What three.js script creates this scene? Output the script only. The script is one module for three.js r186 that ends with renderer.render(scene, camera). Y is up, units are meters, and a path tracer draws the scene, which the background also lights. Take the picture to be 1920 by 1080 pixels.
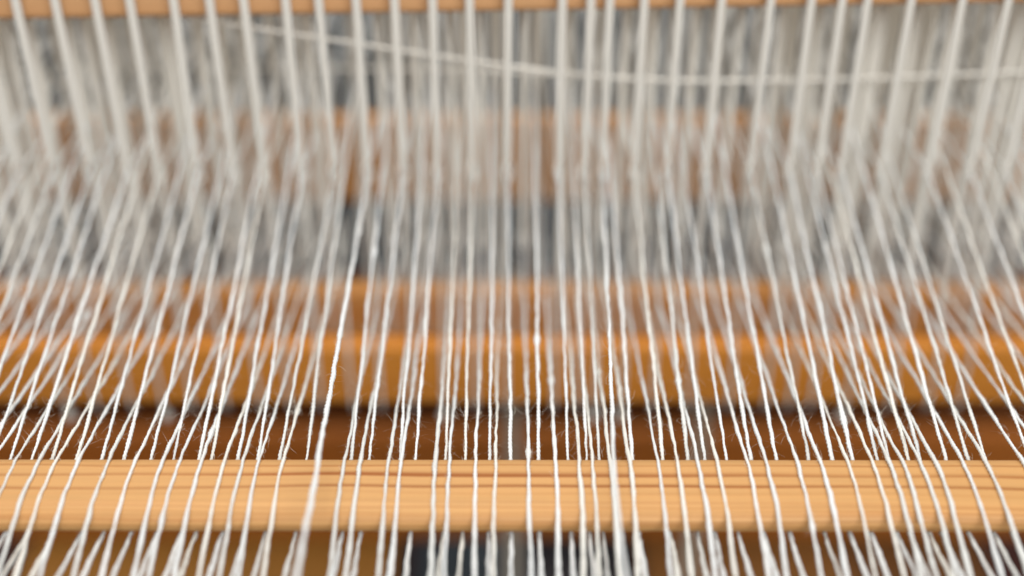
import * as THREE from 'three';
import { RectAreaLightUniformsLib } from 'three/addons/lights/RectAreaLightUniformsLib.js';
import { mergeGeometries } from 'three/addons/utils/BufferGeometryUtils.js';

// ---------------------------------------------------------------- camera, light, exposure
const scene = new THREE.Scene();
const EYE_Y = 1.15, PITCH = 34.33, F = 2500;                 // F: focal length in pixels of a 1920 x 1080 frame
const camera = new THREE.PerspectiveCamera(2 * Math.atan(540 / F) * 180 / Math.PI, 16 / 9, 0.02, 40);
camera.position.set(0, EYE_Y, 0);
camera.rotation.set(-PITCH * Math.PI / 180, 0, 0);
camera.focus = 0.403;
camera.userData.fStop = 2.4;
scene.add(camera);

const renderer = new THREE.WebGLRenderer({ antialias: true });
renderer.toneMapping = THREE.LinearToneMapping;
renderer.toneMappingExposure = 0.94;
renderer.shadowMap.enabled = true;

scene.background = new THREE.Color(0.31, 0.30, 0.28);        // the bright room round the loom
RectAreaLightUniformsLib.init();
function areaLight(color, intensity, w, h, at, to) {
  const l = new THREE.RectAreaLight(color, intensity, w, h);
  l.position.set(...at); l.lookAt(...to); scene.add(l); return l;
}
areaLight(new THREE.Color(1.0, 0.98, 0.95), 5.0, 1.6, 1.2, [-0.35, 2.6, -0.9], [0, 0.88, -0.35]);     // large window high behind the loom
areaLight(new THREE.Color(0.97, 0.985, 1.0), 8.6, 1.7, 1.2, [0.45, 2.35, 1.2], [0, 0.88, -0.35]);         // added fill light behind the camera

// ---------------------------------------------------------------- helpers
let seed = 7;
const rnd = () => { seed = (seed * 1664525 + 1013904223) >>> 0; return seed / 4294967296; };
const rs = (a) => (rnd() * 2 - 1) * a;
const hash = (x, y, s) => { let n = (x * 374761393 + y * 668265263 + s * 2147483647) | 0; n = Math.imul(n ^ (n >>> 13), 1274126177); return ((n ^ (n >>> 16)) >>> 0) / 4294967296; };
function noise(x, y, s = 0) {
  const xi = Math.floor(x), yi = Math.floor(y), fx = x - xi, fy = y - yi, u = fx * fx * (3 - 2 * fx), v = fy * fy * (3 - 2 * fy);
  const a = hash(xi, yi, s), b = hash(xi + 1, yi, s), c = hash(xi, yi + 1, s), d = hash(xi + 1, yi + 1, s);
  return a + (b - a) * u + (c - a) * v + (a - b - c + d) * u * v;
}
const fbm = (x, y, s) => 0.5 * noise(x, y, s) + 0.3 * noise(x * 2.1, y * 2.1, s + 1) + 0.2 * noise(x * 4.3, y * 4.3, s + 2);
const used = {};
function numbered(name) { const n = used[name] = (used[name] ?? -1) + 1; return n ? `${name}_${String(n).padStart(3, '0')}` : name; }
function tag(o, label, category, group, kind) {
  if (label) o.userData.label = label;
  if (category) o.userData.category = category;
  if (group) o.userData.group = group;
  if (kind) o.userData.kind = kind;
  return o;
}
function mesh(name, geo, mat, parent) {
  const m = new THREE.Mesh(geo, mat); m.name = parent ? name : numbered(name);
  m.castShadow = m.receiveShadow = true; (parent || scene).add(m); return m;
}
// a point of the loom: x across, L metres ahead of the lens, h metres above it
const P = (x, L, h) => new THREE.Vector3(x, EYE_Y + h, -L);
const SP = Math.sin(PITCH * Math.PI / 180), CP = Math.cos(PITCH * Math.PI / 180);
const tanAt = (y) => Math.tan(PITCH * Math.PI / 180 + Math.atan((y - 540) / F));
const depthAt = (L, h) => L * CP - h * SP;
const xAt = (px, L, h) => (px - 960) * depthAt(L, h) / F;

// ---------------------------------------------------------------- wood
function woodTexture({ w = 1024, h = 256, light, dark, seed: s, rings = 9, lines = [], wave = 1, streak = 0.5 }) {
  const data = new Uint8Array(w * h * 4), enc = (c) => Math.round(255 * Math.min(1, Math.max(0, c <= 0.0031308 ? 12.92 * c : 1.055 * c ** (1 / 2.4) - 0.055)));
  for (let j = 0; j < h; j++) for (let i = 0; i < w; i++) {
    const u = i / w, v = j / h;
    const warp = (fbm(u * 5, v * 2.2, s) - 0.5) * 0.09 * wave + (noise(u * 2.1, 3.7, s + 9) - 0.5) * 0.05 * wave;
    let k = 0;
    if (rings) { const q = (v + warp) * rings + (noise(v * 6, 0.5, s + 4) - 0.5) * 1.2, f = q - Math.floor(q); k = Math.pow(f, 3.2) * (0.35 + 0.65 * hash(Math.floor(q), 1, s)) * 0.8; }
    for (const [c, width, a] of lines) { const d = (v + warp * 0.45 + (fbm(u * 7, c * 40, s + 3) - 0.5) * 0.03 * wave - c) / (width * (0.7 + 0.6 * noise(u * 6, c * 90, s + 8))); const up = d > 0 ? Math.exp(-d * d * 6) : Math.exp(-d * d * 0.8); k = Math.max(k, a * up * (0.5 + 0.75 * noise(u * 9, c * 50, s))); }
    const fibre = (noise(u * 60, v * 260, s + 5) - 0.5) * 0.16 * streak + (noise(u * 14, v * 90, s + 6) - 0.5) * 0.3 * streak;
    const patch = (fbm(u * 4, v * 3, s + 7) - 0.5) * 0.3;
    k = Math.min(1, Math.max(0, k + fibre * 0.6 + patch * 0.45));
    const g = 1 + fibre * 0.5 + patch * 0.25, o = (j * w + i) * 4;
    for (let c = 0; c < 3; c++) data[o + c] = enc((light[c] + (dark[c] - light[c]) * k) * g);
    data[o + 3] = 255;
  }
  const t = new THREE.DataTexture(data, w, h); t.colorSpace = THREE.SRGBColorSpace; t.magFilter = t.minFilter = THREE.LinearFilter;
  t.wrapS = t.wrapT = THREE.RepeatWrapping; t.needsUpdate = true; return t;
}
const woodMat = (o, rough = 0.5) => new THREE.MeshPhysicalMaterial({ map: woodTexture(o), roughness: rough + 0.12, specularIntensity: 0.55 });
// a rounded lath lying across the loom; its front, back, top and bottom are given, tilt in radians about the view axis
function lath(L0, L1, top, bottom, r, halfLen, texLen = 0.6, n = 7, rx = r) {
  const hw = (L1 - L0) / 2, hh = (top - bottom) / 2; r = Math.min(r, hh); rx = Math.min(rx, hw);
  const prof = [], corners = [[hw - rx, hh - r, 0], [-(hw - rx), hh - r, 90], [-(hw - rx), -(hh - r), 180], [hw - rx, -(hh - r), 270]];
  for (const [cx, cy, a0] of corners) for (let i = 0; i <= n; i++) { const a = (a0 + 90 * i / n) * Math.PI / 180; const nx = Math.cos(a) / rx, ny = Math.sin(a) / r, nl = Math.hypot(nx, ny); prof.push([cx + rx * Math.cos(a), cy + r * Math.sin(a), nx / nl, ny / nl]); }
  prof.push(prof[0]);
  const per = [0]; for (let i = 1; i < prof.length; i++) per.push(per[i - 1] + Math.hypot(prof[i][0] - prof[i - 1][0], prof[i][1] - prof[i - 1][1]));
  const pos = [], nor = [], uv = [], idx = [], m = prof.length;
  for (const x of [-halfLen, halfLen]) prof.forEach((p, i) => { pos.push(x, p[1], -p[0]); nor.push(0, p[3], -p[2]); uv.push((x + halfLen) / texLen, per[i] / per[m - 1]); });
  for (let i = 0; i < m - 1; i++) idx.push(i, i + 1, i + m, i + 1, i + m + 1, i + m);
  for (const [x, s] of [[-halfLen, -1], [halfLen, 1]]) {
    const c = pos.length / 3; pos.push(x, 0, 0); nor.push(s, 0, 0); uv.push(0, 0);
    prof.forEach((p) => { pos.push(x, p[1], -p[0]); nor.push(s, 0, 0); uv.push(p[0] * 3, p[1] * 3); });
    for (let i = 1; i < m; i++) s > 0 ? idx.push(c, c + i, c + i + 1) : idx.push(c, c + i + 1, c + i);
  }
  const g = new THREE.BufferGeometry();
  g.setAttribute('position', new THREE.Float32BufferAttribute(pos, 3)); g.setAttribute('normal', new THREE.Float32BufferAttribute(nor, 3)); g.setAttribute('uv', new THREE.Float32BufferAttribute(uv, 2)); g.setIndex(idx);
  return { geo: g, at: P(0, (L0 + L1) / 2, (top + bottom) / 2) };
}
function addLath(name, dims, mat, label, category, tilt = 0) {
  const { geo, at } = lath(...dims), m = mesh(name, geo, mat);
  m.position.copy(at); m.rotation.z = tilt; return tag(m, label, category);
}

// ---------------------------------------------------------------- setting: dark floor far below
{
  const w = 512, data = new Uint8Array(w * w * 4);
  for (let j = 0; j < w; j++) for (let i = 0; i < w; i++) {
    const k = fbm(i / 30, j / 30, 40) * 0.7 + noise(i / 3, j / 3, 44) * 0.3, o = (j * w + i) * 4;
    data[o] = 24 + k * 34; data[o + 1] = 31 + k * 36; data[o + 2] = 37 + k * 38; data[o + 3] = 255;
  }
  const t = new THREE.DataTexture(data, w, w); t.colorSpace = THREE.SRGBColorSpace; t.magFilter = THREE.LinearFilter; t.wrapS = t.wrapT = THREE.RepeatWrapping; t.repeat.set(6, 6); t.needsUpdate = true;
  const g = new THREE.PlaneGeometry(12, 12); g.rotateX(-Math.PI / 2);
  const fl = mesh('floor', g, new THREE.MeshStandardMaterial({ map: t, roughness: 0.8 })); fl.position.set(0, 0, -3);
  tag(fl, 'dark blue-grey floor far below and behind the loom', null, null, 'structure');
}

// ---------------------------------------------------------------- wooden bars
const STICK = { back: 0.2932, front: 0.2785, r: 0.0045, top: -0.2634 };
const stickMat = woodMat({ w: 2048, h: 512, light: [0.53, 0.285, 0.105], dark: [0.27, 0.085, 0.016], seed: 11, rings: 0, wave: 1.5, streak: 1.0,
  lines: [[0.135, 0.010, 0.6], [0.2, 0.016, 1.0], [0.285, 0.013, 1.0], [0.325, 0.006, 0.3], [0.392, 0.007, 0.35], [0.418, 0.006, 0.5], [0.440, 0.009, 0.45], [0.462, 0.007, 0.55], [0.485, 0.009, 0.5], [0.51, 0.01, 0.5], [0.62, 0.03, 0.6], [0.8, 0.04, 0.5]] }, 0.42);  // front-edge lines: reddish grain, with the curve's shade also put into the colour
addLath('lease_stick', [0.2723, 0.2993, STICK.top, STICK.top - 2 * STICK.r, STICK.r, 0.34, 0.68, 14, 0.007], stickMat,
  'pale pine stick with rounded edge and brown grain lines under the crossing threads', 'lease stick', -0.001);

const lathMat = woodMat({ light: [0.66, 0.245, 0.034], dark: [0.46, 0.14, 0.015], seed: 23, rings: 5, wave: 1, streak: 0.6 }, 0.5);
const LA = { front: 0.426, back: 0.437, top: -0.3194, bottom: -0.3496 }, LB = { front: 0.456, back: 0.467, top: -0.3134, bottom: -0.344 };
addLath('heddle_bar', [LA.front, LA.back, LA.top, LA.bottom, 0.0035, 0.36], lathMat, 'golden wooden bar below the threads, the first one behind the sharp pine stick', 'heddle bar');
const lathMat2 = woodMat({ light: [0.55, 0.25, 0.07], dark: [0.42, 0.125, 0.016], seed: 29, rings: 6, wave: 1, streak: 0.6 }, 0.5);
addLath('heddle_bar', [LB.front, LB.back, LB.top, LB.bottom, 0.0035, 0.36], lathMat2, 'orange-brown wooden bar showing just above and behind the golden bar', 'heddle bar');
const topMat = woodMat({ light: [0.58, 0.32, 0.15], dark: [0.42, 0.16, 0.04], seed: 31, rings: 5, wave: 0.8, streak: 0.5, lines: [[0.655, 0.02, 0.9], [0.6, 0.015, 0.4]] }, 0.5);
addLath('heddle_bar', [0.438, 0.450, -0.150, -0.1831, 0.003, 0.36], topMat, 'pale wooden bar along the top edge of the picture holding the string heddles', 'heddle bar', 0.0175);
const sillMat = woodMat({ light: [0.74, 0.34, 0.09], dark: [0.56, 0.21, 0.04], seed: 37, rings: 7, wave: 1.2, streak: 0.5 }, 0.5);
addLath('beater_sill', [0.56, 0.567, -0.286, -0.332, 0.003, 0.42], sillMat, 'wide blurred brown wooden beam behind the heddles in the upper half', 'beam');
const brownMat = woodMat({ light: [0.40, 0.125, 0.018], dark: [0.20, 0.055, 0.009], seed: 41, rings: 3, wave: 3, streak: 1 }, 0.55);
addLath('cross_beam', [0.60, 0.612, -0.514, -0.60, 0.005, 0.46], brownMat, 'dark red-brown beam low down, seen between golden bar and sharp pine stick', 'beam');
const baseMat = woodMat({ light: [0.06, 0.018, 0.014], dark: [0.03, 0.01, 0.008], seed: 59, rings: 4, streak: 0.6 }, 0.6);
const boardMat = woodMat({ light: [0.30, 0.135, 0.022], dark: [0.15, 0.06, 0.01], seed: 43, rings: 4, wave: 1.2, streak: 0.6 }, 0.55);
const boardDark = woodMat({ light: [0.18, 0.075, 0.016], dark: [0.08, 0.03, 0.008], seed: 47, rings: 4, wave: 1.2, streak: 0.6 }, 0.55);
addLath('gap_shade_strip', [0.66, 0.69, -0.46, -0.60, 0.005, 0.5], woodMat({ light: [0.18, 0.058, 0.014], dark: [0.09, 0.028, 0.009], seed: 53, rings: 4, streak: 0.6 }, 0.6), 'added near-black strip for the shade under the golden bar, above the red-brown beam', 'beam');  // dark beam added in place of the shade under the golden bar
function board(px0, px1, h, mat, label) {
  const x0 = xAt(px0, 0.58, h), x1 = xAt(px1, 0.58, h), { geo } = lath(0.42, 0.72, h, h - 0.03, 0.004, (x1 - x0) / 2, 0.4);
  const m = mesh('treadle_board', geo, mat); m.position.copy(P((x0 + x1) / 2, 0.57, h - 0.015)); tag(m, label, 'board');
}
board(-500, 755, -0.68, baseMat, 'very dark maroon board showing in the lower left corner under the stick');
board(1200, 2400, -0.68, baseMat, 'very dark maroon board showing in the lower right corner under the stick');
board(40, 735, -0.6, boardMat, 'golden brown board under the stick at lower left, out of focus');
board(1205, 1845, -0.6, boardDark, 'dark brown board under the stick at lower right, out of focus');
{
  const { geo } = lath(0.45, 0.70, -0.61, -0.64, 0.004, 0.036, 0.4);
  const m = mesh('pedal', geo, new THREE.MeshStandardMaterial({ color: new THREE.Color(0.02, 0.02, 0.024), roughness: 0.6 }));
  m.position.copy(P(xAt(1095, 0.58, -0.61), 0.575, -0.625)); tag(m, 'black pedal below the stick just right of the middle', 'pedal');
}

// ---------------------------------------------------------------- yarn
const yarnMats = [[0.72, 0.73, 0.72], [0.76, 0.76, 0.74], [0.69, 0.70, 0.69], [0.74, 0.72, 0.66], [0.66, 0.66, 0.63]].map((c) => new THREE.MeshPhysicalMaterial({ color: new THREE.Color(...c), roughness: 0.9, sheen: 0.4, sheenRoughness: 0.6, sheenColor: new THREE.Color(1, 1, 1) }));
const fuzzMat = new THREE.MeshStandardMaterial({ color: new THREE.Color(0.74, 0.66, 0.55), roughness: 0.9 });
const cordMat = new THREE.MeshStandardMaterial({ color: new THREE.Color(0.78, 0.745, 0.67), roughness: 0.95 });

// piecewise straight function of L with softened corners: knots [[L, value], ...]
function path(knots, soft = 0.004) {
  const lin = (L) => { let i = 0; while (i < knots.length - 2 && L > knots[i + 1][0]) i++; const [a, p] = knots[i], [b, q] = knots[i + 1]; return p + (q - p) * (L - a) / (b - a); };
  return (L) => (lin(L - soft) + 2 * lin(L - soft / 2) + 2 * lin(L) + 2 * lin(L + soft / 2) + lin(L + soft)) / 8;
}
const PITCH_TWIST = 0.0031;
function yarn(fx, fh, r, { L0 = 0.16, L1 = 0.75, slubs = [], id = 0 }) {
  const Ls = []; let L = L0;
  while (L < L1) { Ls.push(L); L += L < 0.245 ? 0.004 : L < 0.375 ? (L0 > 0.3 ? 0.002 : 0.00034) : L < 0.44 ? 0.0009 : 0.006; }
  const N = 8, pos = new Float32Array(Ls.length * N * 3), idx = [];
  let s = 0, px = 0, ph = 0;
  Ls.forEach((l, i) => {
    const wob = 0.00022;
    const x = fx(l) + (noise(l * 55, id, 70) - 0.5) * 2 * wob + (noise(l * 260, id, 71) - 0.5) * 1.3 * wob, h = fh(l) + (noise(l * 55, id, 72) - 0.5) * 1.2 * wob + (noise(l * 260, id, 76) - 0.5) * wob;
    if (i) s += Math.hypot(x - px, h - ph, l - Ls[i - 1]); px = x; ph = h;
    const fine = l > 0.245 && l < 0.44;
    let k = r * (0.9 + 0.34 * (noise(s * 110, id, 73) - 0.5) + 0.3 * (noise(s * 420, id, 74) - 0.5)) * (1 + 0.28 * Math.min(1, Math.max(0, (0.285 - l) / 0.04)));
    for (const [sl, a, w] of slubs) k += r * a * Math.exp(-(((l - sl) / w) ** 2)) * (0.7 + 0.6 * noise(s * 900, id, 75));
    for (let j = 0; j < N; j++) {
      const th = j / N * Math.PI * 2, lobes = fine ? 0.87 + 0.24 * Math.cos(2 * (th - s / PITCH_TWIST * Math.PI * 2)) : 0.9, q = k * lobes, o = (i * N + j) * 3;
      pos[o] = x + q * Math.cos(th); pos[o + 1] = EYE_Y + h + q * Math.sin(th); pos[o + 2] = -l;
    }
    if (i) for (let j = 0; j < N; j++) { const a = (i - 1) * N + j, b = (i - 1) * N + (j + 1) % N; idx.push(a, b, a + N, b, b + N, a + N); }
  });
  const g = new THREE.BufferGeometry(); g.setAttribute('position', new THREE.BufferAttribute(pos, 3)); g.setIndex(idx); g.computeVertexNormals(); return g;
}
function hair(p, dir, len, r) {                                // one loose fibre, curling
  const pts = [p.clone()], d = dir.clone(), c = new THREE.Vector3(rs(1), rs(1), rs(1)).multiplyScalar(0.75), n = 5;
  for (let i = 0; i < n; i++) { d.addScaledVector(c, 0.5).normalize(); pts.push(pts[i].clone().addScaledVector(d, len / n)); }
  const pos = [], idx = [];
  pts.forEach((q, i) => { for (let j = 0; j < 3; j++) { const a = j * 2.094, k = r * (1 - 0.7 * i / n); pos.push(q.x + k * Math.cos(a), q.y + k * Math.sin(a) * 0.8, q.z + k * Math.sin(a) * 0.6); } if (i) for (let j = 0; j < 3; j++) { const u = (i - 1) * 3 + j, v = (i - 1) * 3 + (j + 1) % 3; idx.push(u, v, u + 3, v, v + 3, u + 3); } });
  return [pos, idx];
}
function fuzz(fx, fh, r, count, parent, slubs) {
  const pos = [], idx = [];
  const add = (l, len, hr) => {
    const a = rs(Math.PI), p = new THREE.Vector3(fx(l) + 0.7 * r * Math.cos(a), EYE_Y + fh(l) + 0.7 * r * Math.sin(a), -l);
    const [q, ix] = hair(p, new THREE.Vector3(Math.cos(a), Math.sin(a), rs(1.4)).normalize(), len, hr), o = pos.length / 3;
    pos.push(...q); ix.forEach((v) => idx.push(v + o));
  };
  for (let i = 0; i < count; i++) { const t = rnd() + rnd() - 1; add(0.325 + t * 0.042, 0.0012 + 0.0040 * rnd() ** 3, 0.00005 + 0.00003 * rnd()); }
  for (let i = 0; i < 60; i++) add(0.262 + 0.13 * rnd(), 0.0005 + 0.0011 * rnd(), 0.00005);
  for (const [sl, , w] of slubs) for (let i = 0; i < 16; i++) add(sl + rs(w * 1.2), 0.001 + 0.002 * rnd(), 0.00006);
  const g = new THREE.BufferGeometry(); g.setAttribute('position', new THREE.Float32BufferAttribute(pos, 3)); g.setIndex(idx); g.computeVertexNormals();
  const m = mesh('loose_fibres', g, fuzzMat, parent); m.userData.kind = 'stuff';
}

// where the threads meet the back edge of the stick, in frame pixels of the photograph
const OVER = [24, 68, 101, 144, 199, 250, 303, 333, 374, 418, 453, 485, 528, 644, 674, 728, 751, 817, 842, 892, 929, 992, 1042, 1087, 1111, 1145, 1181, 1235, 1271, 1311, 1347, 1403, 1439, 1496, 1540, 1591, 1639, 1669, 1694, 1728, 1756, 1809, 1853];
const UNDER = [19, 57, 96, 143, 192, 232, 283, 328, 372, 397, 446, 484, 521, 574, 658, 690, 749, 778, 836, 872, 919, 958, 1010, 1066, 1099, 1122, 1186, 1242, 1289, 1321, 1362, 1407, 1455, 1516, 1561, 1598, 1646, 1667, 1703, 1726, 1773, 1817, 1850];
const FLOAT = [598, 1150];
const extend = (list, from, to, step) => { const out = []; for (let x = from; step > 0 ? x <= to : x >= to; x += step) out.push(Math.round(x + rs(9))); return out; };
const overLeft = extend(OVER, -14, -860, -44), overRight = extend(OVER, 1923, 2780, 45), underLeft = extend(UNDER, -16, -760, -43), underRight = extend(UNDER, 1937, 2680, 43);
const RISE = 0.186, SINK = -0.1727;
const S1 = 0.434, S2 = 0.463, S3 = 0.492, S4 = 0.520;          // the four rows of heddles
const FELL = [0.75, -0.262];
const threads = [];
function thread(px, how, k, shaft) {
  const r = 0.00062 * (1 + rs(0.15)); let knots, x0, zc = 0;
  if (how === 'over') {
    const top = STICK.top + r; x0 = xAt(px, STICK.back, top);
    knots = [[0.16, top - 0.0238], [STICK.front, top], [STICK.back, top], [shaft, top + SINK * (shaft - STICK.back)], FELL];
  } else if (how === 'under') {
    const bot = STICK.top - 2 * STICK.r - r; x0 = xAt(px, 0.3016, -0.2686);
    knots = [[0.16, bot + 0.0198], [STICK.front, bot], [shaft, bot + RISE * (shaft - STICK.front)], FELL];
  } else { x0 = xAt(px, 0.2833, -0.2520); knots = [[0.16, -0.2505], [0.2762, -0.2520], [shaft, -0.2733 + RISE * (shaft - STICK.front)], FELL]; }
  const he0 = knots[knots.length - 2][1], xe = how !== 'over' && NEAR[px] ? xAt(NEAR[px], shaft, he0) : x0 + rs(0.0011), xf = x0 * 0.985;
  const fx = path([[0.16, x0 + rs(0.0012)], [0.28, x0], [shaft, xe], [0.75, xf]]), fh = path(knots);
  const t = { px, how, shaft, fx, fh, r: how === 'float' ? r * (px < 960 ? 1.35 : 1.05) : r, xe, he: knots[knots.length - 2][1], slubs: [], id: threads.length };
  threads.push(t); return t;
}
const overs = [...overLeft.slice().reverse(), ...OVER, ...overRight], unders = [...underLeft.slice().reverse(), ...UNDER, ...underRight];
overs.forEach((px, i) => thread(px, 'over', i, i % 2 ? S2 : S4));
// threads whose heddles hang in the nearest row on the left half, with the place of each eye
const NEAR = { 57: 238, 143: 298, 232: 372, 328: 437, 397: 497, 484: 567, 521: 627, 598: 690, 690: 756, 778: 821, 872: 886, 958: 952, 1150: 1130 };
unders.forEach((px, i) => thread(px, 'under', i, px > 0 && px < 1000 ? (NEAR[px] ? S1 : S3) : i % 2 ? S1 : S3));
FLOAT.forEach((px, i) => thread(px, 'float', i, S1));

const project = (x, L, h) => { const d = depthAt(L, h); return [960 + x * F / d, 540 - (h * CP + L * SP) * F / d]; };
// lumps in the yarn, at their place in the photograph: each goes to the thread that runs there
for (const [px, py, a, w, how] of [[1006, 640, 0.9, 0.0022, 'under'], [1027, 712, 0.8, 0.0024, 'over'], [707, 474, 1.1, 0.003, 'under'], [170, 594, 1.0, 0.003, 'over'], [1437, 468, 0.9, 0.0035, 'under'], [1585, 782, 0.7, 0.0035, 'under'], [1121, 697, 0.7, 0.0022, 'over'], [388, 812, 0.8, 0.003, 'over'], [1860, 300, 1.3, 0.003, 'under'], [996, 850, 0.6, 0.002, 'over'], [1270, 715, 0.6, 0.002, 'under'], [1520, 985, 0.5, 0.002, 'over'], [312, 975, 0.5, 0.002, 'over'], [556, 770, 0.5, 0.002, 'over']]) {
  let best = [1e9];
  for (const t of threads) if (t.how === how) for (let L = 0.262; L < t.shaft; L += 0.001) { const [x, y] = project(t.fx(L), L, t.fh(L)), d = Math.hypot(x - px, (y - py)); if (d < best[0]) best = [d, t, L]; }
  best[1].slubs.push([best[2], a, w]);
}

const ORD = ['first', 'second', 'third', 'fourth', 'fifth', 'sixth', 'seventh', 'eighth', 'ninth', 'tenth', 'eleventh', 'twelfth', 'thirteenth', 'fourteenth', 'fifteenth', 'sixteenth', 'seventeenth', 'eighteenth', 'nineteenth', 'twentieth', 'twenty-first', 'twenty-second', 'twenty-third', 'twenty-fourth', 'twenty-fifth', 'twenty-sixth', 'twenty-seventh', 'twenty-eighth', 'twenty-ninth', 'thirtieth', 'thirty-first', 'thirty-second', 'thirty-third', 'thirty-fourth'];
const place = (i, n) => i < n / 2 ? `${i ? ORD[i] + ' from the left' : 'leftmost of these'}` : `${n - 1 - i ? ORD[n - 1 - i] + ' from the right' : 'rightmost of these'}`;
function label(t) {
  const list = t.how === 'over' ? OVER : t.how === 'under' ? UNDER : FLOAT;
  if (t.how === 'float') return `thick soft white thread floating clear above the stick, ${t.px < 960 ? 'left' : 'right'} of the middle`;
  const i = list.indexOf(t.px), lump = t.slubs.length ? 'lumpy ' : '';
  if (i >= 0) return t.how === 'over' ? `${lump}white cotton thread lying over the front of the pine stick, ${place(i, list.length)}` : `${lump}white cotton thread coming up from behind the pine stick, ${place(i, list.length)}`;
  const left = t.px < 960, out = (t.how === 'over' ? (left ? overLeft : overRight) : (left ? underLeft : underRight)), j = out.indexOf(t.px);
  return t.how === 'over' ? `sinking white thread that enters across the ${left ? 'left' : 'right'} picture edge, ${ORD[j]} above the stick` : `rising white thread that enters across the ${left ? 'left' : 'right'} picture edge, ${ORD[j]} above the stick`;
}
for (const t of threads) {
  const g = yarn(t.fx, t.fh, t.r, { slubs: t.slubs, id: t.id, L0: t.px < -200 || t.px > 2120 ? 0.31 : 0.16 });
  const m = mesh('warp_thread', g, yarnMats[Math.floor(rnd() * 5)]);
  tag(m, label(t), 'thread', t.how === 'over' ? 'warp threads over the stick' : t.how === 'under' ? 'warp threads from behind the stick' : 'floating warp threads');
  if (t.px > -120 && t.px < 2040) fuzz(t.fx, t.fh, t.r, 44, m, t.slubs);
}

// ---------------------------------------------------------------- string heddles
function cordTube(pts, r, seg = 24) {
  return new THREE.TubeGeometry(new THREE.CatmullRomCurve3(pts.map((p) => new THREE.Vector3(...p)), false, 'catmullrom', 0.15), seg, r, 7);
}
const nearCordMat = new THREE.MeshStandardMaterial({ color: new THREE.Color(0.70, 0.665, 0.60), roughness: 0.95 });
function makeHeddle(shaft, he, top, bottom, bar) {             // origin at the eye
  const root = new THREE.Group(), r = bar === LA ? 0.00092 : 0.0008, cm = bar === LA ? nearCordMat : cordMat;
  mesh('upper_cord', mergeGeometries([cordTube([[-0.0005, 0.005, 0], [-0.0007, 0.02, 0], [-0.0006, top - he, 0.0004]], r), cordTube([[0.0005, 0.005, 0], [0.0006, 0.02, 0], [0.0007, top - he, -0.0004]], r)]), cm, root);
  const e = new THREE.TorusGeometry(0.0042, 0.0008, 7, 20); e.scale(0.55, 1.1, 1); e.rotateY(0.9);
  mesh('heddle_eye', e, cm, root);
  const zb = bar ? shaft - bar.front + 0.0008 : 0;              // the loop runs down the front of its bar
  const pts = bar ? [[0, -0.005, 0], [0, (bar.top - he) * 0.6, 0.001], [0, bar.top - he + 0.002, zb - 0.003], [0, bar.top - he - 0.003, zb], [0, bar.bottom - he, zb], [0, bar.bottom - he - 0.004, zb - 0.003]] : [[0, -0.005, 0], [0, (bottom - he) / 2, 0], [0, bottom - he, 0]];
  mesh('lower_cord', cordTube(pts, bar ? 0.0008 : 0.0009, 30), cm, root);
  if (bar) { const k = new THREE.SphereGeometry(0.0024, 10, 8); k.scale(1, 1.3, 0.9); k.translate(0, bar.bottom - he - 0.006, zb - 0.002); mesh('end_knot', k, cm, root); }
  return root;
}
const rows = [[S1, 'under', -0.125, 0, LA, 'string heddle on the nearest row, lifting a thread'], [S2, 'over', -0.165, 0, LB, 'blurred string heddle on the second row, looped round the orange-brown bar'], [S3, 'under', -0.15, -0.36, null, 'blurred string heddle on the third row, behind the two bars'], [S4, 'over', -0.15, -0.37, null, 'very blurred string heddle on the rearmost row']];
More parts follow.
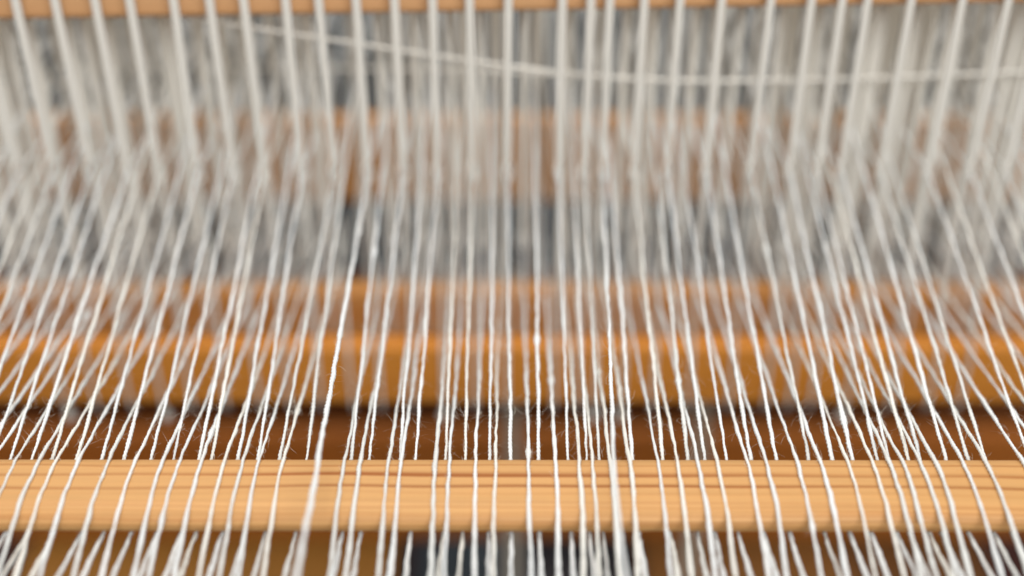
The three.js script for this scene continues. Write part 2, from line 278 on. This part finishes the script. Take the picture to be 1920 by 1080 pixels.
for (const [shaft, how, top, bottom, bar, text] of rows) {
  const list = threads.filter((t) => t.shaft === shaft).sort((a, b) => a.xe - b.xe);
  const seen = list.filter((t) => { const [x] = project(t.xe, shaft, t.he + 0.02); return x > -25 && x < 1945; });
  let proto = null;
  seen.forEach((t, i) => {
    const o = proto ? proto.clone() : (proto = makeHeddle(shaft, t.he, top, bottom, bar));
    const end = o.children.find((c) => c.name === 'end_knot'); if (i && end && rnd() < 0.8) o.remove(end);
    o.name = numbered('string_heddle'); o.position.copy(P(t.xe, shaft, t.he)); o.rotation.z = rs(0.006); scene.add(o);
    o.userData = { label: `${text}, ${place(i, seen.length)}`, category: 'heddle', group: `string heddles on row ${ORD[rows.findIndex((q) => q[0] === shaft)]}` };
  });
  // spare heddles with nothing through them, pushed to the two ends of the rear rows
  if (shaft > S1 && proto) for (const side of [-1, 1]) for (let k = 0; k < 12; k++) {
    const he = proto.position.y - EYE_Y, px = side < 0 ? -20 + k * 44 + rs(16) : 1940 - k * 42 + rs(16), o = proto.clone();
    o.name = numbered('spare_heddle'); o.position.copy(P(xAt(px, shaft, he), shaft + rs(0.003), he + rs(0.002))); o.rotation.z = rs(0.01); scene.add(o);
    o.userData = { label: `spare empty string heddle on row ${ORD[rows.findIndex((q) => q[0] === shaft)]}, ${ORD[k]} from the ${side < 0 ? 'left' : 'right'} edge`, category: 'heddle', group: `spare heddles at the ${side < 0 ? 'left' : 'right'} of row ${ORD[rows.findIndex((q) => q[0] === shaft)]}` };
  }
}

// ---------------------------------------------------------------- loose cords
function cordThrough(list, r, name, text, category) {           // list of [px, py, L]
  const pts = list.map(([px, py, L]) => { const h = -L * tanAt(py); return P(xAt(px, L, h), L, h); });
  return tag(mesh(name, new THREE.TubeGeometry(new THREE.CatmullRomCurve3(pts), 60, r, 8), cordMat), text, category);
}
cordThrough([[120, -8, 0.446], [340, 30, 0.446], [620, 74, 0.446], [960, 124, 0.448], [1190, 148, 0.449], [1500, 150, 0.456], [1960, 134, 0.458]], 0.00065, 'tie_cord', 'thin white cord slanting across the upper left and levelling out to the right', 'cord');
cordThrough([[240, 108, 0.62], [480, 125, 0.53], [900, 132, 0.47], [1190, 147, 0.452]], 0.0006, 'tie_cord', 'faint level white cord behind the heddles, upper left, under the slanting one', 'cord');
const tapeMat = new THREE.MeshStandardMaterial({ color: new THREE.Color(0.46, 0.41, 0.33), roughness: 0.95 });
const hang = (px, name, text) => {
  const x = xAt(px, 0.54, -0.5);
  tag(mesh(name, new THREE.TubeGeometry(new THREE.CatmullRomCurve3([P(x, 0.54, -0.36), P(x + 0.001, 0.54, -0.5), P(x, 0.54, -0.9)]), 30, 0.0036, 8), tapeMat), text, 'cord');
};
hang(957, 'hanging_cord', 'beige cord hanging straight down behind the stick in the middle');
hang(1302, 'hanging_cord', 'beige cord hanging down behind the stick, right of the middle');

renderer.render(scene, camera);
